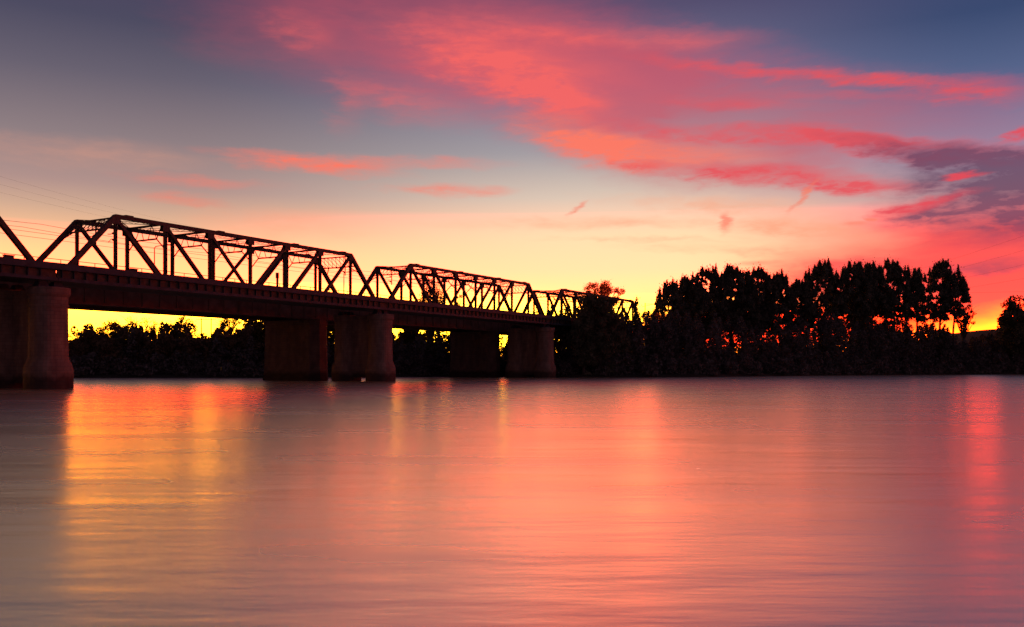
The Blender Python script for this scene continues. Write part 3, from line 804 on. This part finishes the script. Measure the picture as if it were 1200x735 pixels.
# scrub that clothes the banks as one mass
def scrub(name, xs, dmin, dmax, hfun, n, seed, mat='scrub'):
    rng = np.random.default_rng(seed); P = []; S = []
    for k in range(n):
        x = rng.uniform(*xs); d = dmin + (dmax - dmin) * rng.random() ** 1.3
        y = float(shore_y(x)) + d; gz = float(ground_z(x, y)); h = hfun(x, d) * rng.uniform(.55, 1.08); r = rng.uniform(1.2, 2.6)
        m_ = int(80 + 30 * h)
        hh = rng.random(m_); ang = rng.random(m_) * 6.283
        prof = np.sqrt(np.clip(1 - (hh * 1.02) ** 3, 0.02, 1)); rad = r * prof * np.sqrt(rng.random(m_))
        P.append(np.stack([x + np.cos(ang) * rad, y + np.sin(ang) * rad, gz - .1 + hh * h], 1)); S.append(rng.uniform(.25, .62, m_))
    P = np.concatenate(P); S = np.concatenate(S); P[:, 2] = np.maximum(P[:, 2], .05)
    o = card_mesh(name, P, S, mat, None, rng, 1.5); tag(o, kind='stuff'); return o
def hR(x, d):
    base = 14.0 + 2.4 * math.sin(x * .11) * math.sin(x * .043 + 1)
    if x > 148: base *= .80
    return base if d > 7 else 2.4 + .9 * d
o = scrub('bank_undergrowth', (6, 260), .3, 26, hR, 840, 5); tag(o, 'dense dark scrub covering the right bank below the tall trees', 'undergrowth')
def hL(x, d): return (8.7 + 1.0 * math.sin(x * .2)) if d > 6 else 2.2 + .7 * d
o = scrub('bank_undergrowth', (-150, 8), .3, 24, hL, 460, 6); tag(o, 'dark scrub along the bank behind the bridge piers', 'undergrowth')
# far wood along the skyline behind, reads as one mass
def far_wood(seed):
    rng = np.random.default_rng(seed); P = []; S = []
    for k in range(620):
        x = rng.uniform(-420, 520); y = float(shore_y(x)) + rng.uniform(60, 190); gz = float(ground_z(x, y))
        h = rng.uniform(3.5, 7.0); r = rng.uniform(2.0, 3.6); m_ = 120
        hh = rng.random(m_); ang = rng.random(m_) * 6.283; rad = r * np.sqrt(np.clip(1 - hh ** 3, .02, 1)) * np.sqrt(rng.random(m_))
        P.append(np.stack([x + np.cos(ang) * rad, y + np.sin(ang) * rad, gz + hh * h], 1)); S.append(rng.uniform(.45, .95, m_))
    o = card_mesh('distant_woodland', np.concatenate(P), np.concatenate(S), 'scrub', None, rng, 1.4); tag(o, 'low dark woodland filling the ground behind the bank trees', 'woodland', kind='stuff')
far_wood(8)

# ------------------------------------------------------------------ small things on the banks
def house(px, D, yb, w_, h_, lb, lit=None):
    X = (px - 600) / F * D; gz = float(ground_z(X, D)); zb = CAMZ + (HZ - yb) / F * D
    z0 = zb - gz
    root = empty('house', (X, D, gz), R(12)); tag(root, lb, 'house', 'pale houses behind the right bank wood')
    m = MB(); m.box(-w_ / 2, w_ / 2, 0, 7, -.5, z0 + h_); wl = m.build('wall', 'white', root)
    m = MB(); m.loft([[(-w_ / 2 - .5, -.5, z0 + h_), (w_ / 2 + .5, -.5, z0 + h_), (w_ / 2 + .5, 7.5, z0 + h_), (-w_ / 2 - .5, 7.5, z0 + h_)],
                      [(-w_ / 2 + 1, 3.4, z0 + h_ + 1.8), (w_ / 2 - 1, 3.4, z0 + h_ + 1.8), (w_ / 2 - 1, 3.6, z0 + h_ + 1.8), (-w_ / 2 + 1, 3.6, z0 + h_ + 1.8)]]); m.build('roof', 'roof', root)
    for sx in (-.25, .25):
        m = MB(); m.box(sx * w_ - .6, sx * w_ + .6, -.06, -.004, z0 + .9, z0 + 2.1); wn = m.build('window', 'white', root)
        m = MB(); m.box(sx * w_ - .5, sx * w_ + .5, -.09, -.062, z0 + 1.0, z0 + 2.0); m.build('pane', 'glass', wn)
house(1022, 345, 399, 6, 2.2, 'pale house glimpsed between trunks left of the bright lamp')
house(1050, 350, 399, 5, 2.2, 'pale house glimpsed between trunks below the slim lone tree')
house(1108, 352, 398, 6, 2.2, 'pale house low behind the ragged pine')

# noticeboard
p = at(263, 441, 204.5); gz = float(ground_z(p.x, p.y))
root = empty('noticeboard', (p.x, p.y, gz)); tag(root, 'small pale noticeboard with yellow edge on the bank under the bridge', 'noticeboard')
m = MB(); m.box(-.9, .9, -.04, .04, .7, 1.9); m.build('panel', 'white', root)
m = MB(); m.box(-.85, -.3, -.06, -.042, .75, 1.85); m.build('yellow_strip', 'yellow', root)
for sx in (-.8, .8):
    m = MB(); m.box(sx - .05, sx + .05, .042, .12, -.2, 1.95); m.build('post', 'wood', root)

# utility poles
for px, yt, lb in ((236, 373, 'left one of two timber utility poles above the trees under the bridge'), (247.5, 373, 'right one of two timber utility poles above the trees under the bridge')):
    p = at(px, yt, 236); gz = float(ground_z(p.x, p.y)); h = p.z - gz
    root = empty('utility_pole', (p.x, p.y, gz)); tag(root, lb, 'utility pole', 'utility poles behind the bridge')
    m = MB(); m.tube([(0, 0, -.5), (0, 0, h)], [.2, .14], 8); m.build('pole', 'wood', root)
    m = MB(); m.beam((-1.3, -.16, h - .35), (1.3, -.16, h - .35), .12, .12); m.build('crossarm', 'wood', root)
    for sx in (-1.2, -.6, .6, 1.2):
        m = MB(); m.tube([(sx, -.16, h - .285), (sx, -.16, h - .1)], [.06, .04], 6); m.build('insulator', 'glass', root)

# catenary mast past the truss end
p = at(756, 355, 262); gz = float(ground_z(p.x, p.y)); h = p.z - gz
root = empty('catenary_mast', (p.x, p.y, gz)); tag(root, 'thin railway mast with side arm right of the far truss', 'mast')
m = MB(); m.box(-.12, .12, -.12, .12, -.4, h); m.build('mast', 'steel', root)
m = MB(); m.beam((-1.0, 0, h - 1.2), (2.6, 0, h - .35), .1, .1); m.beam((-.1, -.14, h - .35), (3.2, -.14, h - .35), .09, .09); m.build('side_arm', 'steel', root)

# power lines at the right and faint ones at the upper left
def wire_px(name, a, b, sag, r, lb, grp):
    A, B = at(*a), at(*b); pts = []
    for k in range(25):
        f = k / 24; q = A.lerp(B, f); q.z -= sag * 4 * f * (1 - f); pts.append(q)
    m = MB(); m.tube(pts, r, 5); tag(m.build(name, 'wire'), lb, 'power line', grp)
ord_ = ['topmost', 'second', 'third', 'fourth', 'lowest']
for k, (y0, y1) in enumerate(((326, 268), (335, 286), (344, 304), (350, 322), (342, 341))):
    wire_px('power_line', (1040, y0, 330), (1225, y1, 190), .4, .016, 'thin power line in the red sky at the right, %s of five' % ord_[k], 'power lines at the right edge')
for k, (y0, y1) in enumerate(((196, 268), (206, 272), (216, 276))):
    wire_px('power_line', (-30, y0 + 2, 150), (240, y1, 260), .6, .009, 'faint power line in the sky above the truss, %s of three' % ('upper', 'middle', 'lower')[k], 'power lines above the left truss')
